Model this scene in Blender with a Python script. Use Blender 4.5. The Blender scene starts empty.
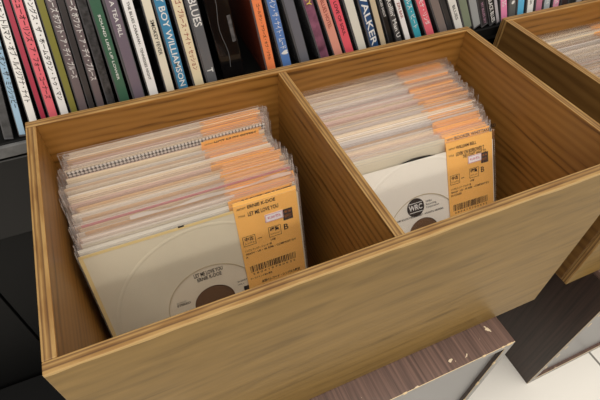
import bpy, bmesh, math, random
from mathutils import Vector, Matrix

random.seed(7)
S = bpy.context.scene
COL = S.collection

# ------------------------------------------------------------------ helpers
def lin(c):
    def f(v):
        v /= 255.0
        return v / 12.92 if v <= 0.04045 else ((v + 0.055) / 1.055) ** 2.4
    return (f(c[0]), f(c[1]), f(c[2]), 1.0)

def new_mat(name):
    m = bpy.data.materials.new(name)
    m.use_nodes = True
    nt = m.node_tree
    return m, nt, nt.nodes['Principled BSDF']

def plain(name, rgb, rough=0.5, spec=0.4, metal=0.0, var=0.0, scale=60.0):
    m, nt, b = new_mat(name)
    b.inputs['Roughness'].default_value = rough
    b.inputs['Specular IOR Level'].default_value = spec
    b.inputs['Metallic'].default_value = metal
    c = lin(rgb)
    if var > 0:
        tc = nt.nodes.new('ShaderNodeTexCoord')
        n = nt.nodes.new('ShaderNodeTexNoise')
        n.inputs['Scale'].default_value = scale
        n.inputs['Detail'].default_value = 5
        nt.links.new(tc.outputs['Object'], n.inputs['Vector'])
        r = nt.nodes.new('ShaderNodeValToRGB')
        r.color_ramp.elements[0].position = 0.3
        r.color_ramp.elements[1].position = 0.7
        r.color_ramp.elements[0].color = (c[0]*(1-var), c[1]*(1-var), c[2]*(1-var), 1)
        r.color_ramp.elements[1].color = (min(1, c[0]*(1+var)), min(1, c[1]*(1+var)), min(1, c[2]*(1+var)), 1)
        nt.links.new(n.outputs['Fac'], r.inputs['Fac'])
        nt.links.new(r.outputs['Color'], b.inputs['Base Color'])
    else:
        b.inputs['Base Color'].default_value = c
    return m

def wood(name, dark, mid, light, bands=26.0, rough=0.42, worn=None, bandmix=0.5, mid_at=0.48, spec=0.4, fig=(5, 26, 26)):
    """oak veneer: object coords, grain along local X, bands across local Z.
    worn = (height, rgb): pale chipped strip along the top arris of the panel."""
    m, nt, b = new_mat(name)
    N, L = nt.nodes, nt.links
    tc = N.new('ShaderNodeTexCoord')
    oi = N.new('ShaderNodeObjectInfo')
    off = N.new('ShaderNodeVectorMath'); off.operation = 'SCALE'
    comb = N.new('ShaderNodeCombineXYZ')
    for i in range(3):
        L.new(oi.outputs['Random'], comb.inputs[i])
    L.new(comb.outputs[0], off.inputs[0]); off.inputs['Scale'].default_value = 3.0
    add = N.new('ShaderNodeVectorMath'); add.operation = 'ADD'
    L.new(tc.outputs['Object'], add.inputs[0]); L.new(off.outputs[0], add.inputs[1])
    mp = N.new('ShaderNodeMapping'); mp.inputs['Scale'].default_value = (0.16, 1, 1)
    L.new(add.outputs[0], mp.inputs['Vector'])
    w = N.new('ShaderNodeTexWave'); w.wave_type = 'BANDS'; w.bands_direction = 'Z'
    w.inputs['Scale'].default_value = bands
    w.inputs['Distortion'].default_value = 7.0
    w.inputs['Detail'].default_value = 3.0
    w.inputs['Detail Scale'].default_value = 0.9
    L.new(mp.outputs[0], w.inputs['Vector'])
    mp2 = N.new('ShaderNodeMapping'); mp2.inputs['Scale'].default_value = (11, 190, 190)
    L.new(add.outputs[0], mp2.inputs['Vector'])
    n2 = N.new('ShaderNodeTexNoise'); n2.inputs['Scale'].default_value = 1.0; n2.inputs['Detail'].default_value = 4
    L.new(mp2.outputs[0], n2.inputs['Vector'])
    mp3 = N.new('ShaderNodeMapping'); mp3.inputs['Scale'].default_value = fig
    L.new(add.outputs[0], mp3.inputs['Vector'])
    n3 = N.new('ShaderNodeTexNoise'); n3.inputs['Scale'].default_value = 1.0; n3.inputs['Detail'].default_value = 6
    n3.inputs['Distortion'].default_value = 1.2
    L.new(mp3.outputs[0], n3.inputs['Vector'])
    mx = N.new('ShaderNodeMix'); mx.inputs['Factor'].default_value = 1 - bandmix
    L.new(w.outputs['Fac'], mx.inputs['A']); L.new(n3.outputs['Fac'], mx.inputs['B'])
    mx2 = N.new('ShaderNodeMix'); mx2.inputs['Factor'].default_value = 0.42
    L.new(mx.outputs[0], mx2.inputs['A']); L.new(n2.outputs['Fac'], mx2.inputs['B'])
    r = N.new('ShaderNodeValToRGB')
    e = r.color_ramp.elements
    e[0].position = 0.30; e[0].color = lin(dark)
    e[1].position = 0.70; e[1].color = lin(light)
    k = e.new(mid_at); k.color = lin(mid)
    L.new(mx2.outputs[0], r.inputs['Fac'])
    col = r.outputs['Color']
    if worn:
        h, hw, rgb = worn
        sep = N.new('ShaderNodeSeparateXYZ'); L.new(tc.outputs['Object'], sep.inputs[0])
        nz = N.new('ShaderNodeTexNoise'); nz.inputs['Scale'].default_value = 22; nz.inputs['Detail'].default_value = 4
        L.new(tc.outputs['Object'], nz.inputs['Vector'])
        ma = N.new('ShaderNodeMath'); ma.operation = 'MULTIPLY_ADD'
        L.new(nz.outputs['Fac'], ma.inputs[0]); ma.inputs[1].default_value = hw; L.new(sep.outputs['Z'], ma.inputs[2])
        gt = N.new('ShaderNodeMath'); gt.operation = 'GREATER_THAN'
        L.new(ma.outputs[0], gt.inputs[0]); gt.inputs[1].default_value = h + hw * 0.3
        mw = N.new('ShaderNodeMix'); mw.data_type = 'RGBA'
        L.new(gt.outputs[0], mw.inputs['Factor'])
        L.new(col, mw.inputs['A']); mw.inputs['B'].default_value = lin(rgb)
        col = mw.outputs['Result']
    L.new(col, b.inputs['Base Color'])
    b.inputs['Roughness'].default_value = rough
    b.inputs['Specular IOR Level'].default_value = spec
    bp = N.new('ShaderNodeBump'); bp.inputs['Strength'].default_value = 0.12; bp.inputs['Distance'].default_value = 0.0006
    L.new(n2.outputs['Fac'], bp.inputs['Height']); L.new(bp.outputs[0], b.inputs['Normal'])
    return m

def ply_edge(name):
    """plywood edge: layers across local Y"""
    m, nt, b = new_mat(name)
    N, L = nt.nodes, nt.links
    tc = N.new('ShaderNodeTexCoord')
    sep = N.new('ShaderNodeSeparateXYZ'); L.new(tc.outputs['Object'], sep.inputs[0])
    nz = N.new('ShaderNodeTexNoise'); nz.inputs['Scale'].default_value = 16; nz.inputs['Detail'].default_value = 2
    L.new(tc.outputs['Object'], nz.inputs['Vector'])
    ma = N.new('ShaderNodeMath'); ma.operation = 'MULTIPLY_ADD'
    L.new(nz.outputs['Fac'], ma.inputs[0]); ma.inputs[1].default_value = 0.0007; L.new(sep.outputs['Y'], ma.inputs[2])
    dv = N.new('ShaderNodeMath'); dv.operation = 'DIVIDE'; L.new(ma.outputs[0], dv.inputs[0]); dv.inputs[1].default_value = 0.0096
    r = N.new('ShaderNodeValToRGB'); r.color_ramp.interpolation = 'LINEAR'
    e = r.color_ramp.elements
    lt, dk, md = lin((160, 126, 74)), lin((96, 66, 32)), lin((132, 98, 52))
    e[0].position = 0.0; e[0].color = lt
    e[1].position = 1.0; e[1].color = lt
    for p, c in ((0.27, lt), (0.34, dk), (0.47, md), (0.58, lt), (0.66, md), (0.73, dk), (0.80, lt)):
        k = e.new(p); k.color = c
    L.new(dv.outputs[0], r.inputs['Fac'])
    mp = N.new('ShaderNodeMapping'); mp.inputs['Scale'].default_value = (40, 300, 40)
    L.new(tc.outputs['Object'], mp.inputs['Vector'])
    n2 = N.new('ShaderNodeTexNoise'); n2.inputs['Scale'].default_value = 1.0; n2.inputs['Detail'].default_value = 3
    L.new(mp.outputs[0], n2.inputs['Vector'])
    r2 = N.new('ShaderNodeValToRGB')
    r2.color_ramp.elements[0].position = 0.38; r2.color_ramp.elements[0].color = lin((226, 214, 194))
    r2.color_ramp.elements[1].position = 0.55; r2.color_ramp.elements[1].color = (1, 1, 1, 1)
    L.new(n2.outputs['Fac'], r2.inputs['Fac'])
    mu = N.new('ShaderNodeMix'); mu.data_type = 'RGBA'; mu.blend_type = 'MULTIPLY'; mu.inputs['Factor'].default_value = 1
    L.new(r.outputs['Color'], mu.inputs['A']); L.new(r2.outputs['Color'], mu.inputs['B'])
    L.new(mu.outputs['Result'], b.inputs['Base Color'])
    b.inputs['Roughness'].default_value = 0.6
    return m

def film(name, body, tint, gloss=0.5, vary=0.12):
    """clear polythene sleeve: mostly see-through, milky, glossy at grazing angles"""
    m = bpy.data.materials.new(name); m.use_nodes = True
    nt = m.node_tree; N, L = nt.nodes, nt.links
    N.remove(N['Principled BSDF']); out = N['Material Output']
    tr = N.new('ShaderNodeBsdfTransparent'); tr.inputs['Color'].default_value = (0.99, 0.985, 0.98, 1)
    df = N.new('ShaderNodeBsdfDiffuse'); df.inputs['Color'].default_value = lin(tint)
    tl = N.new('ShaderNodeBsdfTranslucent'); tl.inputs['Color'].default_value = lin(tint)
    dm = N.new('ShaderNodeMixShader'); dm.inputs[0].default_value = 0.5
    L.new(df.outputs[0], dm.inputs[1]); L.new(tl.outputs[0], dm.inputs[2])
    gl = N.new('ShaderNodeBsdfGlossy'); gl.inputs['Roughness'].default_value = 0.16
    oi = N.new('ShaderNodeObjectInfo')
    ma = N.new('ShaderNodeMath'); ma.operation = 'MULTIPLY_ADD'
    L.new(oi.outputs['Random'], ma.inputs[0]); ma.inputs[1].default_value = vary; ma.inputs[2].default_value = body
    m1 = N.new('ShaderNodeMixShader')
    L.new(ma.outputs[0], m1.inputs[0]); L.new(tr.outputs[0], m1.inputs[1]); L.new(dm.outputs[0], m1.inputs[2])
    lw = N.new('ShaderNodeFresnel'); lw.inputs['IOR'].default_value = 1.45
    g = N.new('ShaderNodeMath'); g.operation = 'MULTIPLY'; L.new(lw.outputs[0], g.inputs[0]); g.inputs[1].default_value = gloss
    m2 = N.new('ShaderNodeMixShader')
    L.new(g.outputs[0], m2.inputs[0]); L.new(m1.outputs[0], m2.inputs[1]); L.new(gl.outputs[0], m2.inputs[2])
    L.new(m2.outputs[0], out.inputs['Surface'])
    return m

def box(bm, x0, x1, y0, y1, z0, z1, mi=0, bev=0.0):
    r = bmesh.ops.create_cube(bm, size=1.0)
    vs = r['verts']
    for v in vs:
        v.co = Vector((x0 + (v.co.x + .5) * (x1 - x0), y0 + (v.co.y + .5) * (y1 - y0), z0 + (v.co.z + .5) * (z1 - z0)))
    fs = {f for v in vs for f in v.link_faces}
    for f in fs:
        f.material_index = mi
    if bev > 0:
        es = list({e for v in vs for e in v.link_edges})
        bmesh.ops.bevel(bm, geom=es, offset=bev, segments=2, profile=0.5, affect='EDGES')
    return fs

def obj(name, bm, mats, parent=None, loc=None, rot=None):
    me = bpy.data.meshes.new(name)
    bm.normal_update(); bm.to_mesh(me); bm.free()
    for m in (mats if isinstance(mats, (list, tuple)) else [mats]):
        me.materials.append(m)
    o = bpy.data.objects.new(name, me); COL.objects.link(o)
    if parent: o.parent = parent
    if loc: o.location = loc
    if rot: o.rotation_euler = rot
    return o

def thing(name, label, cat, loc=(0, 0, 0), rot=(0, 0, 0), group=None):
    o = bpy.data.objects.new(name, None); COL.objects.link(o)
    o.empty_display_size = 0.05
    o.location = loc; o.rotation_euler = rot
    o['label'] = label; o['category'] = cat
    if group: o['group'] = group
    return o

def text_mesh(body, size, ax='LEFT', bold=0.0, width=None):
    cu = bpy.data.curves.new('lettering', 'FONT')
    cu.body = body; cu.size = size; cu.align_x = ax; cu.align_y = 'CENTER'
    cu.offset = bold * size; cu.resolution_u = 2
    to = bpy.data.objects.new('lettering', cu); COL.objects.link(to)
    dg = bpy.context.evaluated_depsgraph_get()
    me = bpy.data.meshes.new_from_object(to.evaluated_get(dg))
    bpy.data.objects.remove(to); bpy.data.curves.remove(cu)
    bm = bmesh.new(); bm.from_mesh(me); bpy.data.meshes.remove(me)
    if width and bm.verts:
        xs = [v.co.x for v in bm.verts]; w = max(xs) - min(xs)
        if w > 1e-6:
            for v in bm.verts: v.co.x *= width / w
    return bm

def merge(dst, src, fn, mi=0):
    vm = {}
    for v in src.verts: vm[v] = dst.verts.new(fn(v.co))
    for f in src.faces:
        try:
            nf = dst.faces.new([vm[v] for v in f.verts]); nf.material_index = mi
        except ValueError: pass
    src.free()

def front_text(dst, body, x, z, y, size, ax='LEFT', bold=0.012, width=None, slope=0.0):
    """lettering on a face that looks along -Y, reading along +X"""
    merge(dst, text_mesh(body, size, ax, bold, width), lambda c: Vector((x + c.x, y, z + c.y + slope * c.x)))

def spine_text(dst, body, x, z, y, size, bold=0.015, width=None):
    """lettering reading downwards along a spine that looks along -Y"""
    merge(dst, text_mesh(body, size, 'LEFT', bold, width), lambda c: Vector((x + c.y, y, z - c.x)))

def arc_text(dst, body, cx, cz, rad, y, size, bold=0.012):
    bm = text_mesh(body, size, 'CENTER', bold)
    def fn(c):
        a = c.x / rad; r = rad + c.y
        return Vector((cx + r * math.sin(a), y, cz + r * math.cos(a)))
    merge(dst, bm, fn)

def quad(bm, x0, x1, z0, z1, y, mi=0):
    f = bm.faces.new([bm.verts.new((x0, y, z0)), bm.verts.new((x1, y, z0)), bm.verts.new((x1, y, z1)), bm.verts.new((x0, y, z1))])
    f.material_index = mi; return f

def rect_line(bm, x0, x1, z0, z1, y, t):
    quad(bm, x0, x1, z1 - t, z1, y); quad(bm, x0, x1, z0, z0 + t, y)
    quad(bm, x0, x0 + t, z0, z1, y); quad(bm, x1 - t, x1, z0, z1, y)

def plate_hole(bm, x0, x1, z0, z1, y0, y1, cx, cz, r, mi=0, n=64, outer_r=None):
    """slab in XZ (thickness Y) with a round hole; round outside when outer_r is given"""
    loops = []
    for y in (y0, y1):
        inn, out = [], []
        for i in range(n):
            a = 2 * math.pi * i / n
            dx, dz = math.cos(a), math.sin(a)
            inn.append(bm.verts.new((cx + r * dx, y, cz + r * dz)))
            if outer_r:
                out.append(bm.verts.new((cx + outer_r * dx, y, cz + outer_r * dz)))
            else:
                ts = []
                if dx > 1e-9: ts.append((x1 - cx) / dx)
                if dx < -1e-9: ts.append((x0 - cx) / dx)
                if dz > 1e-9: ts.append((z1 - cz) / dz)
                if dz < -1e-9: ts.append((z0 - cz) / dz)
                k = min(ts)
                out.append(bm.verts.new((cx + k * dx, y, cz + k * dz)))
        if not outer_r:            # push the nearest ring vertex into each corner
            for X, Z in ((x0, z0), (x1, z0), (x1, z1), (x0, z1)):
                v = min(out, key=lambda q: (q.co.x - X) ** 2 + (q.co.z - Z) ** 2); v.co.x = X; v.co.z = Z
        loops.append((inn, out))
    (ia, oa), (ib, ob) = loops
    for i in range(n):
        j = (i + 1) % n
        for q in ((ia[i], ia[j], oa[j], oa[i]), (ib[j], ib[i], ob[i], ob[j]), (ia[j], ia[i], ib[i], ib[j]), (oa[i], oa[j], ob[j], ob[i])):
            bm.faces.new(q).material_index = mi
    bmesh.ops.recalc_face_normals(bm, faces=bm.faces)

def copy_tree(o, parent=None):
    c = o.copy(); COL.objects.link(c)
    if parent: c.parent = parent
    for ch in list(o.children): copy_tree(ch, c)
    return c

# ------------------------------------------------------------------ measures (metres)
W, D, H, T = 0.47, 0.2394, 0.2329, 0.0084
DX = 0.2361                      # divider centre
CASE_H = 0.30

# ------------------------------------------------------------------ materials
M_in = wood('oak_inside', (94, 59, 20), (137, 92, 39), (154, 108, 51), bands=36, rough=0.36, bandmix=0.42, mid_at=0.40)
M_out = wood('oak_outside', (96, 74, 34), (122, 96, 49), (136, 108, 58), bands=16, rough=0.42, worn=(H - 0.0014, 0.0065, (178, 146, 94)), bandmix=0.12, spec=0.22, fig=(13, 75, 75))
M_side = wood('oak_side', (84, 56, 24), (108, 76, 36), (124, 90, 46), bands=22, rough=0.45, bandmix=0.3)
M_edge = ply_edge('plywood_edge')
M_arris = plain('worn_pale_arris', (186, 160, 112), 0.6, var=0.3, scale=70)
M_black = plain('black_laminate', (14, 13, 13), 0.45, 0.3)
M_blk2 = plain('black_recess', (9, 9, 9), 0.6, 0.2)
M_grey = plain('grey_shelf_lip', (92, 92, 92), 0.5, 0.4, var=0.25, scale=90)
M_hair = plain('grey_edge', (84, 84, 84), 0.5)
M_film = film('clear_film', 0.02, (255, 246, 236), 0.4, 0.07)
M_filmf = film('clear_film_front', 0.03, (240, 235, 230), 0.35, 0.02)
M_weld_glint = film('film_weld_glint', 0.12, (252, 244, 238), 0.5, 0.3)  # whiter: sealed side seams, and glints painted along the open lips
M_glint = film('film_glint', 0.45, (255, 252, 248), 1.0, 0.1)  # milky white body stands for a highlight on the cover
M_card = plain('orange_card', (246, 188, 102), 0.55, 0.3, var=0.04, scale=30)
M_ink = plain('black_ink', (38, 28, 22), 0.6)
M_inkw = plain('white_ink', (226, 224, 220), 0.6)
M_inkp = plain('pink_ink', (206, 104, 128), 0.6)
M_inko = plain('brown_ink', (140, 80, 30), 0.6)
M_stick = plain('white_sticker', (238, 232, 232), 0.5)
M_vinyl = plain('black_vinyl', (14, 13, 13), 0.22, 0.6)
M_label = plain('cream_label', (226, 214, 190), 0.6, var=0.03)
M_cream = plain('cream_paper', (216, 206, 182), 0.75, var=0.06, scale=18)
M_white = plain('white_paper', (236, 230, 218), 0.7, var=0.03, scale=18)
M_kraft = plain('kraft_paper', (108, 76, 46), 0.75, var=0.08, scale=40)
M_yellow = plain('yellowed_paper', (226, 200, 140), 0.75, var=0.06, scale=30)
PAPERS = [plain('sleeve_paper_%s' % n, c, 0.75, var=0.06, scale=25) for n, c in
          (('ivory', (246, 230, 202)), ('white', (250, 243, 232)), ('beige', (232, 210, 178)), ('tan', (220, 184, 140)), ('grey', (214, 206, 200)), ('rose', (238, 208, 194)))]
M_rose = plain('rose_red_paper', (206, 96, 104), 0.7, var=0.08)

def checker_mat():
    m, nt, b = new_mat('dotted_black_and_white_paper')
    tc = nt.nodes.new('ShaderNodeTexCoord'); mp = nt.nodes.new('ShaderNodeMapping')
    mp.inputs['Rotation'].default_value = (0, math.radians(45), 0)
    mp.inputs['Location'].default_value = (0.3, 0.37, 0.3)
    ck = nt.nodes.new('ShaderNodeTexChecker'); ck.inputs['Scale'].default_value = 420
    ck.inputs['Color1'].default_value = lin((28, 27, 27)); ck.inputs['Color2'].default_value = lin((232, 228, 222))
    nt.links.new(tc.outputs['Object'], mp.inputs['Vector']); nt.links.new(mp.outputs[0], ck.inputs['Vector'])
    nt.links.new(ck.outputs['Color'], b.inputs['Base Color']); b.inputs['Roughness'].default_value = 0.6
    return m
M_check = checker_mat()

def tile_mat():
    m, nt, b = new_mat('white_floor_tile')
    N, L = nt.nodes, nt.links
    tc = N.new('ShaderNodeTexCoord'); mp = N.new('ShaderNodeMapping')
    mp.inputs['Location'].default_value = (0.28, 0.34, 0)
    br = N.new('ShaderNodeTexBrick'); br.offset = 0.0; br.squash = 1.0
    br.inputs['Scale'].default_value = 1.0
    br.inputs['Brick Width'].default_value = 0.5; br.inputs['Row Height'].default_value = 0.5
    br.inputs['Mortar Size'].default_value = 0.0022; br.inputs['Mortar Smooth'].default_value = 0.1
    br.inputs['Color1'].default_value = lin((226, 222, 214)); br.inputs['Color2'].default_value = lin((222, 219, 211))
    br.inputs['Mortar'].default_value = lin((120, 116, 110))
    L.new(tc.outputs['Object'], mp.inputs['Vector']); L.new(mp.outputs[0], br.inputs['Vector'])
    L.new(br.outputs['Color'], b.inputs['Base Color']); b.inputs['Roughness'].default_value = 0.3
    return m

def dark_wood(name, c0, c1, sc, chips=True):
    m, nt, b = new_mat(name)
    N, L = nt.nodes, nt.links
    tc = N.new('ShaderNodeTexCoord'); mp = N.new('ShaderNodeMapping')
    mp.inputs['Scale'].default_value = sc
    L.new(tc.outputs['Object'], mp.inputs['Vector'])
    n = N.new('ShaderNodeTexNoise'); n.inputs['Scale'].default_value = 1.0; n.inputs['Detail'].default_value = 4
    L.new(mp.outputs[0], n.inputs['Vector'])
    r = N.new('ShaderNodeValToRGB')
    r.color_ramp.elements[0].position = 0.3; r.color_ramp.elements[0].color = lin(c0)
    r.color_ramp.elements[1].position = 0.7; r.color_ramp.elements[1].color = lin(c1)
    L.new(n.outputs['Fac'], r.inputs['Fac'])
    n2 = N.new('ShaderNodeTexNoise'); n2.inputs['Scale'].default_value = 62; n2.inputs['Detail'].default_value = 3
    L.new(tc.outputs['Object'], n2.inputs['Vector'])
    gt = N.new('ShaderNodeMath'); gt.operation = 'GREATER_THAN'; gt.inputs[1].default_value = 0.70 if chips else 2.0
    L.new(n2.outputs['Fac'], gt.inputs[0])
    mx = N.new('ShaderNodeMix'); mx.data_type = 'RGBA'
    L.new(gt.outputs[0], mx.inputs['Factor']); L.new(r.outputs['Color'], mx.inputs['A']); mx.inputs['B'].default_value = lin((206, 188, 160))
    L.new(mx.outputs['Result'], b.inputs['Base Color']); b.inputs['Roughness'].default_value = 0.38
    return m
M_dark = dark_wood('dark_brown_woodgrain_laminate', (64, 46, 40), (112, 86, 75), (330, 9, 330))
M_shadeside = dark_wood('dark_brown_shaded_laminate', (38, 27, 22), (64, 47, 39), (330, 330, 8), False)  # same laminate, shade on the side boards put into a darker colour
M_band = plain('chipped_edge_band', (140, 137, 132), 0.5, var=0.12, scale=60)
M_chip = plain('bare_chipboard', (214, 190, 150), 0.8, var=0.12, scale=200)
M_backp = plain('grey_back_panel', (122, 121, 121), 0.35)

# ------------------------------------------------------------------ setting
bm = bmesh.new()
box(bm, -1.6, 2.4, -1.8, 1.4, -CASE_H - 0.02, -CASE_H)
fl = obj('floor', bm, tile_mat()); fl['kind'] = 'structure'
bm = bmesh.new()
box(bm, -1.6, 2.4, 0.70, 0.78, -CASE_H, 1.9)
wl = obj('wall_back', bm, plain('dark_grey_wall', (70, 68, 66), 0.8)); wl['kind'] = 'structure'

# ------------------------------------------------------------------ record crates
def panel(name, L, h, parent, loc, rotz, mats, bev=0.0007, z0=0.0):
    """board in its own frame: length X, thickness Y, height Z; 0 face, 1 edge, 2 back face"""
    bm = bmesh.new()
    box(bm, 0, L, 0, T, 0, h, 0, bev)
    bm.normal_update()
    for f in bm.faces:
        if f.normal.z > 0.6 or abs(f.normal.x) > 0.9: f.material_index = 1
        elif f.normal.y > 0.6: f.material_index = 2
        elif f.normal.y > -0.9 and len(mats) > 3: f.material_index = 3
    return obj(name, bm, mats, parent, loc, (0, 0, rotz))

def make_crate(label, loc):
    c = thing('record_crate', label, 'crate', loc, group=None)
    panel('front_panel', W, H, c, (0, 0, 0), 0, [M_out, M_edge, M_in, M_arris])
    panel('back_panel', W, H, c, (0, D - T, 0), 0, [M_in, M_edge, M_out])
    hp = math.pi / 2
    # rotated +90: local x -> +y, local y (thickness) -> -x
    panel('side_panel', D - 2 * T, H, c, (T, T, 0), hp, [M_in, M_edge, M_side])
    panel('side_panel', D - 2 * T, H, c, (W, T, 0), hp, [M_side, M_edge, M_in])
    panel('divider', D - 2 * T, H - 0.0006, c, (DX + T / 2, T, 0), hp, [M_in, M_edge, M_in])
    bm = bmesh.new(); box(bm, T, W - T, T, D - T, 0.001, T - 0.0002)
    # keep the board clear of the divider by building it as two bays
    bm.free(); bm = bmesh.new()
    box(bm, T, DX - T / 2, T, D - T, 0.0005, T - 0.0004); box(bm, DX + T / 2, W - T, T, D - T, 0.0005, T - 0.0004)
    obj('bottom_panel', bm, M_in, c)
    return c

crate = make_crate('open oak plywood record crate with two compartments, in the foreground', (0, 0, 0))
X2 = 0.521
crate2 = copy_tree(crate)
crate2.location = (X2, 0.001, 0)
crate2['label'] = 'second oak plywood record crate, cut off by the right edge behind the foreground crate'

# ------------------------------------------------------------------ display cases under the crates
def make_case(label, x0, x1):
    y0, y1, t = -0.0335, 0.235, 0.010
    c = thing('display_case', label, 'case', ((x0 + x1) / 2, (y0 + y1) / 2, -CASE_H))
    w = (x1 - x0) / 2; d = (y1 - y0) / 2; h = CASE_H - 0.0005
    def board(name, a, mats=(M_dark, M_band, M_chip)):
        bm = bmesh.new(); box(bm, *a, 0, 0.0007); bm.normal_update()
        for f in bm.faces:
            if f.normal.y < -0.9: f.material_index = 1
            elif f.normal.y < -0.3 and abs(f.normal.y) < 0.95: f.material_index = 2
        return obj(name, bm, list(mats), c)
    board('top_board', (-w, w, -d, d, h - t, h))
    board('side_board', (-w, -w + t, -d, d, 0.0, h - t), (M_shadeside, M_band, M_chip))
    board('side_board', (w - t, w, -d, d, 0.0, h - t), (M_shadeside, M_band, M_chip))
    board('base_board', (-w + t, w - t, -d, d, 0.0, 0.012))
    bm = bmesh.new(); box(bm, -w + t, w - t, -d + 0.0055, -d + 0.0115, 0.012, h - t)
    obj('recessed_panel', bm, M_backp, c)
    # chips knocked out of the edge band
    bm = bmesh.new(); rr = random.Random(int(x0 * 1000))
    for k in range(6):
        px = -w + 2 * w * rr.random(); s = 0.0015 + 0.003 * rr.random()
        box(bm, px, px + s * 2, -d - 0.0002, -d + 0.0012, h - 0.0016 * (1 + rr.random()), h + 0.0002)
    for k in range(5):
        pz = 0.02 + (h - 0.04) * rr.random(); s = 0.002 + 0.004 * rr.random()
        for sx in (-w + t - 0.002, w - t - 0.001):
            box(bm, sx, sx + 0.003, -d - 0.0002, -d + 0.001, pz, pz + 2 * s)
    obj('chipped_edge', bm, M_chip, c)
    return c
make_case('dark brown wood-grain case with chipped pale edges, under the foreground crate', 0.058, 0.412)
make_case('dark brown case on the white floor at right, under the second crate', 0.576, 0.93)

# ------------------------------------------------------------------ CD shelf unit
YS = 0.2505; ZS = 0.2108; SL = 0.0143          # spine plane, shelf height, slight rake along x
def zsh(x): return ZS + SL * x
shelf = thing('shelf_unit', 'black shelf unit with grey lip holding the row of discs', 'shelf', (0.35, 0.47, -CASE_H))
def sh(name, a, m, rake=False):
    bm = bmesh.new(); box(bm, *a, 0, 0.0008)
    for v in bm.verts:
        if rake: v.co.z += SL * v.co.x
        v.co -= Vector((0.35, 0.47, -CASE_H))
    return obj(name, bm, m, shelf)
sh('shelf_board', (-0.5, 1.2, YS - 0.003, 0.46, ZS - 0.012, ZS), M_blk2, True)
sh('shelf_lip', (-0.5, 0.25, YS - 0.0075, YS - 0.0032, ZS - 0.0125, ZS - 0.0008), M_grey, True)
sh('apron', (-0.5, 1.2, YS, YS + 0.014, 0.0915, 0.1905), M_black)
sh('apron_edge', (-0.5, 1.2, YS - 0.0012, YS - 0.0002, 0.1895, 0.1912), M_hair)
sh('cabinet_door', (-0.5, -0.118, YS + 0.004, YS + 0.018, -CASE_H + 0.002, 0.090), M_blk2)
sh('cabinet_door', (-0.1155, 0.42, YS + 0.005, YS + 0.019, -CASE_H + 0.002, 0.090), M_blk2)
sh('cabinet_door', (0.4225, 1.2, YS + 0.005, YS + 0.019, -CASE_H + 0.002, 0.090), M_blk2)
sh('plinth', (-0.5, 0.05, 0.15, YS - 0.002, -CASE_H + 0.002, -0.20), M_blk2)
sh('back_panel', (-0.5, 1.2, 0.462, 0.476, -CASE_H + 0.001, 0.40), M_black)

# ------------------------------------------------------------------ the camera (needed below only for its own pose)
FPX = 464.93
cam_d = bpy.data.cameras.new('camera'); cam = bpy.data.objects.new('camera', cam_d); COL.objects.link(cam)
cam_d.sensor_width = 36.0; cam_d.lens = FPX / 600.0 * 36.0; cam_d.clip_start = 0.01
CY, CP, CR = 0.4360, 0.8348, 0.0327
fw = Vector((math.sin(CY) * math.cos(CP), math.cos(CY) * math.cos(CP), -math.sin(CP)))
rt = Vector((math.cos(CY), -math.sin(CY), 0)); up = rt.cross(fw)
r1 = math.cos(CR) * rt + math.sin(CR) * up; u1 = -math.sin(CR) * rt + math.cos(CR) * up
CPOS = Vector((0.0850, -0.1461, 0.4908))
cam.matrix_world = Matrix((( r1.x, u1.x, -fw.x, CPOS.x), (r1.y, u1.y, -fw.y, CPOS.y), (r1.z, u1.z, -fw.z, CPOS.z), (0, 0, 0, 1)))
S.camera = cam

# ------------------------------------------------------------------ compact discs
# measured on the spines' plane: x of the paper spine's middle where it leaves the frame (xt, zt) and at a lower point
def on_plane(px, py):
    d = r1 * ((px - 300) / FPX) - u1 * ((py - 200) / FPX) + fw
    k = (YS - CPOS.y) / d.y
    p = CPOS + d * k
    return p.x, p.z
# rows (px) between which each spine's lettering runs
TXT = {1: (30, 108), 2: (-10, 102), 4: (-10, 99), 5: (-10, 100), 7: (-12, 78), 9: (-12, 80), 11: (15, 80), 12: (-14, 37), 13: (2, 80), 14: (20, 55),
       15: (-22, 86), 16: (-10, 70), 17: (-10, 27), 19: (5, 60), 20: (-8, 56), 22: (-6, 8), 23: (2, 30), 24: (-10, 37), 26: (-24, 46), 28: (0, 18), 29: (0, 38),
       30: (4, 20), 31: (-4, 30), 32: (2, 27), 35: (8, 22), 38: (5, 26), 39: (1, 24), 41: (3, 8), 42: (3, 7), 44: (0, 6), 46: (0, 5), 47: (1, 5)}
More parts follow.
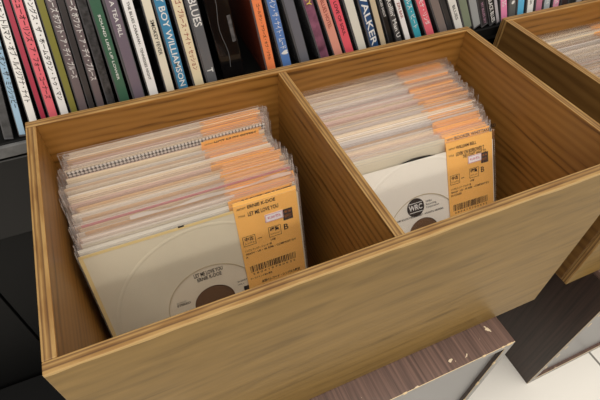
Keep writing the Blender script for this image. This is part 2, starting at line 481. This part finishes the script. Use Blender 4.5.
# (left, right at y=0), (left, right, y) lower, spine colour, ink, text, text size, start fraction from top, label
CDS = [
 ((-28, -16), (3, 13, 134), (60, 60, 62), 'w', '', 0, 0, 'dark grey disc case with a white blotch, leftmost in the row'),
 ((-22, -13), (15, 24, 131), (150, 182, 206), 'k', 'ブルース・オン・ザ・ミシシッピー', 5.0, .05, 'disc case with pale blue spine and black lettering'),
 ((-9, 1.5), (28, 37.5, 113), (236, 234, 230), 'k', 'ジェントルマン・オブ・ルイジアナ・ナイト', 5.2, .05, 'disc case with white spine and black characters, left of the red and pink spines'),
 ((1.5, 9), (38, 45, 113), (168, 58, 78), 'k', '', 0, 0, 'disc case with plain dark red spine, between white and pink spines'),
 ((9.75, 19.5), (46, 56, 114), (226, 108, 120), 'k', 'ニューオーリンズ・ア・フォー・コーナーズ', 5.0, .1, 'disc case with bright pink spine and black characters, left end of the row'),
 ((24.5, 32), (59.5, 68.5, 112), (238, 236, 234), 'k', 'シングス・ザ・ホームタウン・トゥ・マン', 4.6, .06, 'disc case with white spine and black characters, right of the pink spine'),
 ((36, 42), (69, 75, 105), (128, 124, 62), 'w', '', 0, 0, 'disc case with narrow olive green spine'),
 ((46, 55), (79, 87, 107), (108, 96, 98), 'w', 'ブルーズ ホワット・ア・デイ・ブルース', 5.6, .02, 'grey-brown disc case with white characters, next to the olive spine'),
 ((57, 64), (89, 95, 107), (62, 58, 58), 'w', '', 0, 0, 'plain charcoal disc case between two grey-brown ones with white characters'),
 ((66, 74), (96, 105, 107), (104, 92, 94), 'w', 'ブルーズ ホワット・ア・デイ・ブルース', 5.6, .02, 'grey-brown disc case with white characters, next to the speckled black one'),
 ((77, 85), (106, 115, 102), (58, 57, 58), 'g', '', 0, 0, 'speckled black disc case left of the green spine'),
 ((87, 97), (119, 129, 100), (62, 98, 78), 'w', 'SOUND LIKE UP LOWER', 2.9, .28, 'disc case with dark green spine and small white lettering'),
 ((104, 115), (133, 144, 96), (112, 100, 112), 'w', 'ON A TEA PILL', 4.6, .05, 'disc case with purple-grey spine and white lettering, right of the green one'),
 ((122, 130), (148, 157, 91), (236, 234, 232), 'k', 'THE BLUES CARAVAN - TENNESSEE NIGHT', 3.2, .1, 'disc case with narrow white spine and tiny grey lettering'),
 ((143, 150), (165, 174.5, 86), (224, 216, 196), 'k', 'SMOKEY FEVER', 4.4, .33, 'disc case with cream spine and small black capitals, left of the blue spine'),
 ((152, 163), (175.5, 186, 85), (66, 132, 170), 'w', 'NNY BOY WILLIAMSON', 7.5, .08, 'disc case with blue spine and large white slanted capitals'),
 ((170, 181), (194, 204, 81), (226, 212, 178), 'r', 'シカゴ・ブルース・ナイト・セッション', 5.6, .05, 'disc case with cream spine and red-black characters, left of the grey one'),
 ((183, 196), (205, 216, 78), (96, 97, 100), 'w', 'E BLUES', 9.5, .1, 'disc case with mid grey spine and white capitals ending in T'),
 ((203, 233), (220, 246, 74), (18, 17, 18), 'g', '', 0, 0, 'thick glossy black disc box in the wide dark gap'),
 ((249, 259.5), (266, 278, 67), (238, 136, 86), 'k', 'ゴールデン・アワーズ・オブ・ソウル', 3.6, .2, 'disc case with orange spine'),
 ((264, 276), (278, 290.5, 62), (88, 124, 184), 'w', 'ス・イン・ザ・ナイト・ムード ♥', 7.0, .02, 'disc case with cornflower blue spine and white characters, beside the orange one'),
 ((281, 294), (297, 309, 60), (104, 104, 112), 'g', '', 0, 0, 'disc case with plain slate grey spine, left of a black gap'),
 ((300, 310), (321, 330, 58), (122, 76, 96), 'y', 'LEY', 6.5, .05, 'disc case with dark purple and pink artwork spine'),
 ((315, 324), (333.5, 342, 55), (218, 150, 132), 'r', 'BLUES HOTEL', 5.2, .08, 'disc case with salmon spine, left of the rose red one'),
 ((328, 336), (344.5, 352, 55), (226, 92, 106), 'k', 'DEEP LOVE OF SOUL', 4.6, .05, 'disc case with rose red spine and black capitals in the middle of the row'),
 ((342, 349.5), (358, 366, 50), (216, 212, 200), 'g', '', 0, 0, 'disc case with plain off-white spine, left of the navy blue one'),
 ((357, 368), (368, 379, 47), (44, 76, 118), 'w', 'E WALKER', 9.5, .12, 'disc case with navy blue spine and big white capitals'),
 ((369, 374.5), (379.5, 386, 44), (196, 180, 152), 'g', '', 0, 0, 'disc case with narrow beige spine beside the navy blue one'),
 ((376, 381.5), (388, 393.5, 42), (30, 30, 30), 'w', 'BLUES SHOUT', 3.4, .1, 'thin black disc case right of the beige spine'),
 ((383.5, 391), (395, 401, 38), (72, 70, 70), 'w', 'Rollin’ Man U', 6.5, .1, 'dark grey disc case with white script, left of a white spine'),
 ((392, 399), (402, 408.5, 37), (234, 230, 228), 'r', 'ZIN BAR', 4.0, .2, 'disc case with white spine, left of the teal one'),
 ((400.5, 410), (412, 421, 36), (62, 160, 178), 'w', 'パルス・ビート', 6.0, .15, 'disc case with teal spine and white lettering'),
 ((412, 422), (422.5, 432, 34), (226, 106, 120), 'w', 'モナ・リンダ', 6.0, .1, 'disc case with coral pink spine and white lettering, right of the teal one'),
 ((427, 436), (437, 446.5, 30), (124, 112, 108), 'g', '', 0, 0, 'disc case with grey-brown spine, right of the coral pink one'),
 ((438.5, 443.5), (447.5, 451.5, 28), (54, 53, 54), 'g', '', 0, 0, 'narrow charcoal disc case left of the white spine with grey capitals'),
 ((445, 453), (452.5, 461, 27), (222, 220, 214), 'g', 'BLUES', 4.4, .2, 'disc case with white spine and small grey capitals, behind the crate back corner'),
 ((455.5, 465), (461.5, 470, 25), (124, 132, 112), 'k', '', 0, 0, 'disc case with sage green spine'),
 ((467, 475), (472, 480, 29), (152, 154, 154), 'g', '', 0, 0, 'silver grey disc case right of the sage green one'),
 ((476, 483), (481, 487.5, 27), (50, 48, 50), 'm', 'MY BLUES SKY', 4.2, .3, 'black disc case with small mauve capitals'),
 ((485, 491.5), (489, 494.5, 26), (20, 20, 21), 'w', 'BLACK BLUES', 6.4, .25, 'black disc case with bold white capitals'),
 ((492.5, 495.5), (496, 499, 14), (176, 172, 176), 'g', '', 0, 0, 'very thin silver disc case left of the candy pink one'),
 ((496.5, 504), (500.5, 507, 12), (232, 140, 180), 'w', 'SG', 6.5, .45, 'disc case with candy pink spine, at the second crate corner'),
 ((505, 512.5), (509.5, 517, 15), (98, 98, 96), 'w', '●', 6.0, .6, 'dark grey disc case with a white dot, between pink and sky blue'),
 ((514, 522), (517.5, 525, 13), (98, 182, 222), 'w', '', 0, 0, 'disc case with sky blue spine'),
 ((524, 531.5), (527.5, 534, 10), (236, 236, 232), 'k', 'TON', 4.2, .55, 'disc case with white spine, right of the sky blue one'),
 ((533.5, 539.5), (536.5, 542, 9), (196, 128, 152), 'w', '', 0, 0, 'disc case with mauve spine'),
 ((541.5, 548), (544, 550, 8), (176, 184, 188), 'w', 'IN', 5.0, .6, 'silver disc case between the mauve and pale pink ones'),
 ((549.5, 558), (552, 560, 7), (230, 156, 182), 'w', '55', 6.0, .7, 'disc case with pale pink spine and white figures'),
 ((559.5, 565.5), (561.5, 567, 5), (66, 52, 50), 'g', '', 0, 0, 'dark brown disc case right of the pale pink one'),
 ((567, 573), (568.5, 574.5, 4), (48, 50, 50), 'g', '', 0, 0, 'charcoal disc case between dark brown and silver'),
 ((574, 580), (575.5, 581.5, 3), (170, 168, 172), 'k', '', 0, 0, 'silver disc case near the right edge of the frame'),
 ((581.5, 587), (583, 588.5, 2), (104, 102, 108), 'g', '', 0, 0, 'slate grey disc case near the right edge of the frame'),
 ((588.5, 596), (590, 597.5, 2), (36, 34, 36), 'g', '', 0, 0, 'black disc case, rightmost in the row'),
]
INK = {'k': M_ink, 'w': M_inkw, 'g': M_hair, 'r': plain('red_ink', (150, 60, 48), 0.6), 'y': plain('yellow_ink', (226, 206, 90), 0.6), 'm': plain('mauve_ink', (170, 130, 150), 0.6)}
M_jewel = plain('jewel_case_plastic', (64, 64, 66), 0.15, 0.6)
M_tray = plain('dark_disc_tray', (84, 83, 85), 0.25, 0.5)
info = []
for (a0, b0), (a1, b1, y1), *rest in CDS:
    xl0, z0 = on_plane(a0, 0); xr0, _ = on_plane(b0, 0)
    xl1, z1 = on_plane(a1, y1); xr1, _ = on_plane(b1, y1)
    xt, xb = (xl0 + xr0) / 2, (xl1 + xr1) / 2
    zt = (z0 + on_plane(b0, 0)[1]) / 2; zb = (z1 + on_plane(b1, y1)[1]) / 2
    info.append([xt, zt, xb, zb, (xr0 - xl0 + xr1 - xl1) / 2])
ms = [(i[0] - i[2]) / (i[1] - i[3]) for i in info]
for k in range(41, len(ms)): ms[k] = ms[40] * 0.5 - 0.03          # too short a visible length to measure the lean
for _ in range(2):
    ms = [(ms[max(0, k - 1)] + 2 * ms[k] + ms[min(len(ms) - 1, k + 1)]) / 4 for k in range(len(ms))]
P = []
for (xt, zt, xb, zb, pw), m in zip(info, ms):
    xm, zm = (xt + xb) / 2, (zt + zb) / 2
    a = math.atan(m)
    P.append({'x': xm + m * (zsh(xm) - zm), 'm': m, 'a': a, 'w': min(0.0114, max(0.0062, pw * math.cos(a) * 1.3))})
P[18]['w'] = 0.022
for _ in range(200):                          # make neighbours just touch
    for k in range(len(P) - 1):
        A, B = P[k], P[k + 1]
        for h in (0.0, 0.125):
            gap = (B['x'] + B['m'] * h - A['x'] - A['m'] * h) * math.cos((A['a'] + B['a']) / 2) - (A['w'] + B['w']) / 2
            if gap < 0.0006:
                g = (0.0006 - gap)
                A['x'] -= g * .25; B['x'] += g * .25
                A['w'] = max(0.0042, A['w'] - g * .3); B['w'] = max(0.0042, B['w'] - g * .3)
HC = 0.125; DC = 0.142
for k, (p, cd) in enumerate(zip(P, CDS)):
    _, _, rgb, ink, txt, size, start, label = cd
    w = p['w']; a = p['a']
    lift = abs(math.sin(a)) * w / 2 + 0.0002
    back = 0.0 if k != 18 else 0.004
    c = thing('disc_case' if k != 18 else 'disc_box', label, 'CD', (p['x'], YS + back, zsh(p['x']) + lift + abs(SL) * w), (0, a, 0), 'compact discs on the shelf behind the crates')
    if k == 18:
        bm = bmesh.new(); box(bm, -w / 2, w / 2, 0, DC, 0, HC, 0, 0.0008)
        obj('case', bm, plain('glossy_black_wrap', (13, 12, 13), 0.12, 0.6), c)
        bm = bmesh.new()                     # wrap highlight, painted as a wavy grey strip, and a worn stub of sticker
        pts = [(-0.002 + 0.0016 * math.sin(j * 0.9), 0.02 + 0.008 * j) for j in range(13)]
        for (xa, za), (xb_, zb_) in zip(pts, pts[1:]):
            vs = [bm.verts.new(q) for q in ((xa - .0003, -0.0003, za), (xa + .0003, -0.0003, za), (xb_ + .0003, -0.0003, zb_), (xb_ - .0003, -0.0003, zb_))]
            bm.faces.new(vs)
        obj('wrap_glint', bm, M_hair, c)
        bm = bmesh.new(); quad(bm, 0.006, 0.0095, 0.045, 0.072, -0.0002)
        obj('worn_sticker', bm, plain('worn_grey_sticker', (78, 76, 76), 0.5, var=0.6, scale=220), c)
        continue
    bm = bmesh.new()
    box(bm, -w / 2, w / 2, 0, DC, 0, HC, 0, 0.0005)
    obj('case', bm, plain('disc_case_shell', (92, 92, 95) if k != 19 else (120, 52, 34), 0.16, 0.6), c)
    sw = min(w * 0.85, 0.0086)
    sx = 0.06 * w
    sm = plain('spine_print', rgb, 0.28, 0.5, var=0.0 if k not in (0, 10, 22, 12) else 0.0)
    if k in (0, 10, 22):
        sm = plain('mottled_spine_print', rgb, 0.28, 0.5, var=0.75, scale=(90, 260, 70)[(0, 10, 22).index(k)])
    bm = bmesh.new(); box(bm, sx - sw / 2, sx + sw / 2, -0.0003, 0.0004, 0.0025, HC - 0.0025)
    sp = obj('spine_insert', bm, sm, c)
    bm = bmesh.new(); box(bm, -w / 2 + 0.0001, sx - sw / 2 - 0.0003, -0.0002, 0.0003, 0.002, HC - 0.002)
    obj('disc_tray', bm, M_tray, c)
    if txt:
        bm = bmesh.new()
        def local(py):                       # height on the leaning spine that shows at image row py
            (a0, b0), (a1, b1, y1) = CDS[k][0], CDS[k][1]
            f = py / y1; z = on_plane((a0 + b0) / 2 + f * ((a1 + b1) / 2 - (a0 + b0) / 2), py)[1]
            return (z - zsh(p['x'])) / math.cos(a)
        za, zb = min(HC - .004, local(TXT[k][0])), max(.004, local(TXT[k][1]))
        spine_text(bm, txt, sx, za, -0.0005, min(size / 1000.0, sw * 1.25), 0.012, (za - zb) if len(txt) > 1 else None)
        obj('lettering', bm, INK[ink], sp)
        if k == 17:
            bm = bmesh.new(); spine_text(bm, 'T', sx, local(69), -0.0005, .008, 0.02); obj('emblem', bm, M_inkw, sp)
    if k in (2, 5, 7, 9):                    # small printed block at the foot of the spine
        bm = bmesh.new(); box(bm, sx - sw / 2 + .0003, sx + sw / 2 - .0003, -0.0005, 0.0002, 0.004, 0.0105)
        obj('maker_mark', bm, plain('printed_block', (140, 116, 140), 0.4, var=0.5, scale=300), sp)

# ------------------------------------------------------------------ seven-inch singles
SH = 0.187; CH = 0.1905; CWH = 0.0975
def film_bm(hw, h, t, dz=0.0, lip=True):
    bm = bmesh.new()
    y0, y1 = -t, -0.0001
    def f(*p): bm.faces.new([bm.verts.new(q) for q in p])
    f((-hw, y0, dz), (hw, y0, dz), (hw, y0, h), (-hw, y0, h))
    f((hw, y1, dz), (-hw, y1, dz), (-hw, y1, h + .0015), (hw, y1, h + .0015))
    f((-hw, y1, dz), (-hw, y0, dz), (-hw, y0, h), (-hw, y1, h))
    f((hw, y0, dz), (hw, y1, dz), (hw, y1, h), (hw, y0, h))
    f((-hw, y1, dz), (hw, y1, dz), (hw, y0, dz), (-hw, y0, dz))
    bmesh.ops.remove_doubles(bm, verts=bm.verts, dist=1e-6)
    for y, z in ((y0, h), (y1, h + .0015)):      # whiter lip: bright edge streaks put into the film's colour
        if lip: box(bm, -hw, hw, y - .00004, y + .00008, z - .0003, z, 1)
    for sx in (-1, 1):
        box(bm, sx * hw - .0004, sx * hw + .0004, y1 - .0003, y1, dz, h, 1)
    return bm

def card_print(card, x0, zt, y, artist, title, title2, full=True, left=True):
    """printing on a price card; x0 / zt = its top left corner"""
    mm = 0.001
    bm = bmesh.new()
    X = lambda u: x0 + u * mm
    Z = lambda v: zt - v * mm
    front_text(bm, 'ARTIST ' , X(2.6), Z(7.2), y, .0026)
    front_text(bm, artist, X(12), Z(7.2), y, .0046, bold=.025, width=.026)
    if full:
        front_text(bm, 'TITLE', X(2.6), Z(14.6), y, .0026)
        front_text(bm, title, X(11.5), Z(14.6), y, .0056, bold=.025, width=.0285 if left else .036)
        if title2: front_text(bm, title2, X(20), Z(19), y, .0052, bold=.02, width=.03)
        rect_line(bm, X(2.6), X(14.6), Z(47), Z(36.5), y, .0004)
        front_text(bm, '中古', X(8.6), Z(40), y, .0044, 'CENTER', .03)
        front_text(bm, 'シングル', X(8.6), Z(44.4), y, .0024, 'CENTER')
        quad(bm, X(16.5), X(20.5), Z(42.6), Z(42), y)
        rect_line(bm, X(27.5), X(39.5), Z(45.5), Z(34.5), y, .0004)
        front_text(bm, '盤質', X(33.5), Z(38), y, .0046, 'CENTER', .035)
        front_text(bm, 'コンディション', X(33.5), Z(42.6), y, .0022, 'CENTER', width=.0095)
        front_text(bm, 'B', X(42), Z(39.5), y, .0088, bold=.01)
        front_text(bm, 'US盤', X(28), Z(48.4), y, .0024)
        front_text(bm, 'シングル:ディスク・ジョッキー盤', X(2.6), Z(52.4), y, .0027, width=.026)
        front_text(bm, '7INCH・US・45 RPM・COMPANY SLV', X(2.6), Z(56), y, .0030, bold=.015, width=.05)
        front_text(bm, 'A' if left else 'IN COVER', X(2.6), Z(59.5), y, .003)
        rr = random.Random(3); u = 4.4
        while u < 50:
            wd = rr.choice((.35, .35, .7, 1.0)); quad(bm, X(u), X(u + wd), Z(78), Z(70.5), y); u += wd + rr.choice((.4, .5, .9))
        front_text(bm, '2 8 0 4 1 9 7 0 0 6 3 5', X(6), Z(80.4), y, .0028, width=.043)
        front_text(bm, 'オールジャンル高価買取', X(2.6), Z(85.3), y, .0026, width=.022)
        front_text(bm, '全国のレコード・シングル大歓迎', X(12.9), Z(92.5), y, .0034, bold=.02, width=.04)
        quad(bm, X(26), X(27.2), Z(28.2), Z(26.6), y)
    obj('lettering', bm, M_ink, card)
    if full:
        bm = bmesh.new()
        quad(bm, X(43.1), X(52.6), Z(32.2), Z(20.4), y)
        st = obj('printed_stamp', bm, plain('dark_brown_print', (66, 50, 42), 0.6), card)
        bm = bmesh.new()
        quad(bm, X(45), X(47.5), Z(24.4), Z(22.4), y - .0001); quad(bm, X(48.5), X(51), Z(24.4), Z(22.4), y - .0001)
        front_text(bm, '特価', X(47.9), Z(28.4), y - .0001, .0036, 'CENTER', .02)
        obj('stamp_lettering', bm, M_inko, card)
        bm = bmesh.new()
        box(bm, X(26.2), X(43.4), y - .0004, y, Z(28.4), Z(20.2))
        obj('price_sticker', bm, M_stick, card)
        bm = bmesh.new()
        rect_line(bm, X(26.5), X(43.1), Z(28.1), Z(20.5), y - .0005, .0004)
        front_text(bm, '¥1,200 税込', X(34.8), Z(24.3), y - .0005, .0034, 'CENTER', .02, .0125)
        obj('sticker_lettering', bm, M_inkp, card)

def front_single(loc, tilt, yaw, label, which):
    r = thing('vinyl_single', label, 'record', loc, (-tilt, 0, yaw), 'singles in the crate' if False else None)
    # back sheet of the sleeve, the disc, the front sheet with its round window
    cz = 0.0945 if which == 'R' else 0.0955
    wr = .0455 if which == 'R' else .0425
    top = 0.1795 if which == 'R' else 0.1862
    pm = M_white if which == 'R' else M_cream
    bm = bmesh.new()
    box(bm, -.0935, .0935, -.0008, -.0004, .0006, .172)
    obj('sleeve_back', bm, M_kraft, r)
    d = None
    bm = bmesh.new(); plate_hole(bm, 0, 0, 0, 0, -.0021, -.0010, 0, cz, .0192, 0, 72, .0875)
    d = obj('disc', bm, M_vinyl, r)
    bm = bmesh.new(); plate_hole(bm, 0, 0, 0, 0, -.00225, -.0021, 0, cz, .0192, 0, 72, .049)
    lb = obj('disc_label', bm, M_label if which == 'L' else M_white, d)
    bm = bmesh.new(); plate_hole(bm, -.0935, .0935, .0006, top, -.0028, -.0023, 0, cz, wr, 0)
    sl = obj('paper_sleeve', bm, pm, r)
    # embossed ring the disc leaves in the paper and the worn rim of the window
    bm = bmesh.new(); plate_hole(bm, 0, 0, 0, 0, -.00295, -.0028, 0, cz, wr, 0, 72, wr + .0008)
    obj('window_rim', bm, plain('worn_window_rim', (188, 172, 140), 0.7), sl)
    bm = bmesh.new()
    n = 72; R0, R1 = .0838, .0872
    ring = [[], [], []]
    for i in range(n):
        a = 2 * math.pi * i / n
        for q, (R, y) in enumerate(((R0, -.00282), ((R0 + R1) / 2, -.0032), (R1, -.00282))):
            ring[q].append(bm.verts.new((R * math.cos(a), y, min(cz + R * math.sin(a), top - .0006))))
    for i in range(n):
        j = (i + 1) % n
        for q in (0, 1):
            bm.faces.new((ring[q][i], ring[q][j], ring[q + 1][j], ring[q + 1][i]))
    for f in bm.faces: f.smooth = True
    bmesh.ops.recalc_face_normals(bm, faces=bm.faces)
    obj('disc_impression', bm, pm, sl)
    if which == 'L':
        bm = bmesh.new(); box(bm, -.0935, .05, -.0031, -.0027, top - .0022, top + .0003)
        obj('yellowed_top_edge', bm, M_yellow, sl)
        bm = bmesh.new(); box(bm, -.0935, -.0905, -.0031, -.0027, .001, top)
        obj('yellowed_side_edge', bm, M_yellow, sl)
        bm = bmesh.new(); box(bm, -.0145, -.0095, -.0033, -.0028, top - .0002, top + .001)
        obj('nick', bm, M_vinyl, sl)
    yl = -.0024
    bm = bmesh.new()
    if which == 'L':
        front_text(bm, 'LET ME LOVE YOU', 0, cz + .0358, yl, .0060, 'CENTER', .03, .0265)
        front_text(bm, 'ERNIE K-DOE', 0, cz + .0304, yl, .0056, 'CENTER', .03, .0225)
        front_text(bm, 'VL 265-27', -.0342, cz + .0125, yl, .0021)
        front_text(bm, 'STEREO', -.0345, cz + .0095, yl, .0036, bold=.03)
        for j, s in enumerate(('MINIT PUBLISHING', 'BMI - TIME 2:45', 'PRODUCED BY', 'A. TOUSSAINT')):
            front_text(bm, s, -.0385, cz - .0005 - .003 * j, yl, .0022, width=.0135)
        front_text(bm, 'D-22457', .0238, cz + .0135, yl, .0026, bold=.02)
        front_text(bm, 'SIDE A', .0238, cz + .0098, yl, .002)
        quad(bm, .0285, .036, cz - .012, cz + .006, yl)
    else:
        # round emblem: black disc with the three letters knocked out of a white band
        n = 40; ctr = bm.verts.new((-.008, yl, cz + .0335)); vs = [bm.verts.new((-.008 + .0105 * math.cos(2*math.pi*i/n), yl, cz + .0335 + .0105 * math.sin(2*math.pi*i/n))) for i in range(n)]
        for i in range(n): bm.faces.new((ctr, vs[i], vs[(i + 1) % n]))
        for j, s in enumerate(('Wilbe', 'Recording', 'Corporation')):
            front_text(bm, s, .0045, cz + .0368 - .0034 * j, yl, .0032, bold=.01)
        front_text(bm, '1080 SOUTH WELLS STREET - ATLANTA, GEORGIA', -.003, cz + .0235, yl, .0028, 'CENTER', .03, .058)
    obj('label_lettering', bm, M_ink, r)
    if which == 'R':
        bm = bmesh.new(); front_text(bm, 'WRC', -.008, cz + .0335, yl - .00012, .0086, 'CENTER', .03, .0165)
        for dz in (.0052, -.0052): quad(bm, -.016, .000, cz + .0335 + dz - .0004, cz + .0335 + dz + .0004, yl - .00012)
        obj('emblem_lettering', bm, M_inkw, r)
    bm = bmesh.new(); x0 = .0334; zt = .1935 if which == 'L' else .1885
    box(bm, x0, x0 + .0585, -.0037, -.0032, zt - .118, zt)
    card = obj('price_card', bm, M_card, r)
    card_print(card, x0, zt, -.0039, 'ERNIE K-DOE' if which == 'L' else 'WILLIAM BELL',
               'LET ME LOVE YOU' if which == 'L' else 'LOVIN’ ON BORROWED T', None if which == 'L' else "THE I DON'T WANT TO", True, which == 'L')
    obj('plastic_cover', film_bm(.0945, .1905, .0046), [M_filmf, M_weld_glint], r)
    return r

def card_bm(w, h0, h1, x0):
    bm = bmesh.new(); box(bm, x0, x0 + w, -.00095, -.0007, h0, h1); return bm
FILM_MESH = None
protos = []
def back_single(loc, tilt, yaw, roll, label, group, paper, artist=None, cardtop=.1868, papertop=.1862, name='vinyl_single', extra=0.0, glint=False, hw=.0975):
    r = thing(name, label, 'record', loc, (-tilt, roll, yaw), group)
    cardtop += extra; papertop += extra
    sh_ = random.uniform(-.0015, .0015)
    bm = bmesh.new(); box(bm, -.0925 + sh_, .0925 + sh_, -.00065, -.0003, .0006, papertop)
    obj('paper_sleeve', bm, paper, r)
    x0 = .0334 + random.uniform(-.004, .002)
    card = obj('price_card', card_bm(.0575, cardtop - .11, cardtop, x0), random.choice(CARDS), r)
    if artist:
        bm = bmesh.new()
        front_text(bm, 'ARTIST', x0 + .0026, cardtop - .004, -.00105, .0026)
        front_text(bm, artist, x0 + .012, cardtop - .004, -.00105, .0050, bold=.025)
        obj('lettering', bm, M_ink, card)
    top = max(cardtop, papertop) + random.choice((.0008, .0012, .0016, .003))
    obj('plastic_cover', film_bm(hw + random.uniform(-.001, .0005), top, .0011, 0.0, random.random() < .45), [random.choice(FILMS), M_weld_glint], r)
    if glint:                                     # added wavy strip; highlight on the cover put into its whitish colour
        bm = bmesh.new(); prev = None
        for j in range(41):
            x = -.05 + j * .1435 / 40; y = -.0005 + .0006 * math.sin(j * 0.55); zz = top - .0005; hh = .0028 + .0012 * math.sin(j * .37 + 1)
            cur = (bm.verts.new((x, -.0005, zz)), bm.verts.new((x, y, zz + hh)))
            if prev: bm.faces.new((prev[0], cur[0], cur[1], prev[1])).smooth = True
            prev = cur
        obj('cover_glint', bm, M_glint, r)
    return r
CARDS = [plain('orange_card_%s' % n, c, 0.55, 0.3) for n, c in (('bright', (252, 190, 104)), ('soft', (250, 184, 110)), ('faded', (248, 192, 128)))]
FILMS = [M_film, film('clear_film_pink', 0.02, (252, 232, 226), 0.4, 0.08), film('clear_film_cool', 0.02, (248, 244, 248), 0.4, 0.07)]

def interp(tab, s):
    for (a, va), (b, vb) in zip(tab, tab[1:]):
        if s <= b: return va + (vb - va) * (s - a) / (b - a)
    return tab[-1][1]

def fill(bx, by, n, yb0, yb1, t0, t1, ctab, jit, lo, hi, labels, common, group, specials, skip_front, yaw0=0.0):
    rr = random.Random(len(common) * 13 + n)
    for i in range(n - 1, -1 if not skip_front else 0, -1):
        s = i / (n - 1)
        tilt = t0 + (t1 - t0) * s + rr.uniform(-.0004, .0004)
        yb = yb0 + (yb1 - yb0) * s + (0.0036 * (1 - s) if skip_front else 0)
        xc = interp(ctab, s) + rr.uniform(-jit, jit)
        xc = min(max(xc, lo + CWH + .0022), hi - CWH - .0022)
        sp = specials.get(i, {})
        paper = sp.get('paper') or rr.choice(PAPERS[:2] * 2 + PAPERS)
        back_single((bx + xc, by + yb, T + .0004), tilt, yaw0 * (1 - s) ** 2, rr.uniform(-.004, .004) if not sp.get('flat') else 0, labels.get(i, common), group if i not in labels else group,
                    paper, sp.get('artist'), sp.get('card', .1868 + rr.uniform(-.002, .0025)), sp.get('top', .1862 + rr.uniform(-.0025, .002)), extra=.0035 * max(0, (s - .6) / .4), hw=.0945 + .003 * min(1, s / .25), glint=sp.get('glint', False))

NL, NR = 54, 50
front_single((0.1096, 0.060, T + .0005), .305, 0.0, 'cream-sleeved single with round label window, at the front of the left compartment', 'L')
fill(0, 0, NL, .060, .2215, .305, .035,
     [(0, .1096), (.05, .111), (.25, .114), (.4, .112), (.5, .108), (.7, .1055), (.75, .113), (1, .1145)], .0035, T, DX - T / 2,
     {1: 'single showing a strip of card print just behind the front left one', 2: 'single third from the front in the left compartment',
      11: 'single with a rose red sleeve edge in the middle of the left compartment', 39: 'single with black and white dotted sleeve in the left compartment',
      37: 'single with a taller lettered orange card just before the dotted sleeve'},
     'pale-sleeved single in clear plastic cover with orange card, packed behind others in the left compartment', 'singles packed in the left compartment',
     {1: dict(paper=M_white, artist='BOOKER CROCKETT', card=.190, top=.186), 2: dict(paper=M_cream, artist='LEROY CROCKETT', card=.1885), 3: dict(paper=M_white, card=.187),
      6: dict(glint=True), 11: dict(paper=M_rose, top=.188), 39: dict(paper=M_check, top=.1915, flat=True, card=.189), 37: dict(artist='HOT NUTS SISTERS', card=.1915)}, True)
front_single((0.3420, 0.0385, T + .0005), .52, -.03, 'white-sleeved single with black round emblem, at the front of the right compartment', 'R')
fill(0, 0, NR, .0385, .2215, .52, .035,
     [(0, .342), (.2, .3445), (.43, .348), (.6, .346), (1, .345)], .003, DX + T / 2, W - T,
     {1: 'single with two lines of card print showing just behind the front right one', 2: 'single third from the front in the right compartment'},
     'pale-sleeved single in clear plastic cover with orange card, packed behind others in the right compartment', 'singles packed in the right compartment',
     {1: dict(paper=M_cream, artist='BOOKER WHITTAKER', card=.190, top=.1885), 2: dict(paper=M_white, artist='CARLA AND OTIS T. BIRD', card=.1905, top=.187)}, True, -.03)
fill(X2, .001, 40, .075, .2215, .22, .03,
     [(0, .118), (1, .117)], .004, T, DX - T / 2, {}, 'single in clear plastic cover, packed in the second crate at the right edge', 'singles packed in the second crate', {}, False)

# ------------------------------------------------------------------ lights
def area(name, loc, target, sx, sy, power, col):
    l = bpy.data.lights.new(name, 'AREA'); l.shape = 'RECTANGLE'; l.size = sx; l.size_y = sy; l.energy = power; l.color = col
    o = bpy.data.objects.new(name, l); COL.objects.link(o); o.location = loc
    d = Vector(target) - Vector(loc)
    o.rotation_euler = d.to_track_quat('-Z', 'Y').to_euler()
    return o
area('ceiling_tube_row', (0.1, -2.35, 2.1), (0.2, 0.1, 0.2), 2.4, 0.16, 17, (1.0, 0.95, 0.87))
area('overhead_fill', (0.3, -0.5, 2.4), (0.25, 0.0, 0.1), 2.6, 1.6, 46, (1.0, 0.95, 0.88))  # unseen soft fill, added to lift the shade inside the crates
wd = bpy.data.worlds.new('room_air'); S.world = wd; wd.use_nodes = True
wd.node_tree.nodes['Background'].inputs['Color'].default_value = (1.0, 0.94, 0.86, 1)
wd.node_tree.nodes['Background'].inputs['Strength'].default_value = 0.8

S.view_settings.view_transform = 'Standard'
S.view_settings.look = 'None'
S.view_settings.gamma = 1.0
S.view_settings.use_curve_mapping = False
S.view_settings.exposure = 0.0
S.cycles.transparent_max_bounces = 48
S.cycles.max_bounces = 10
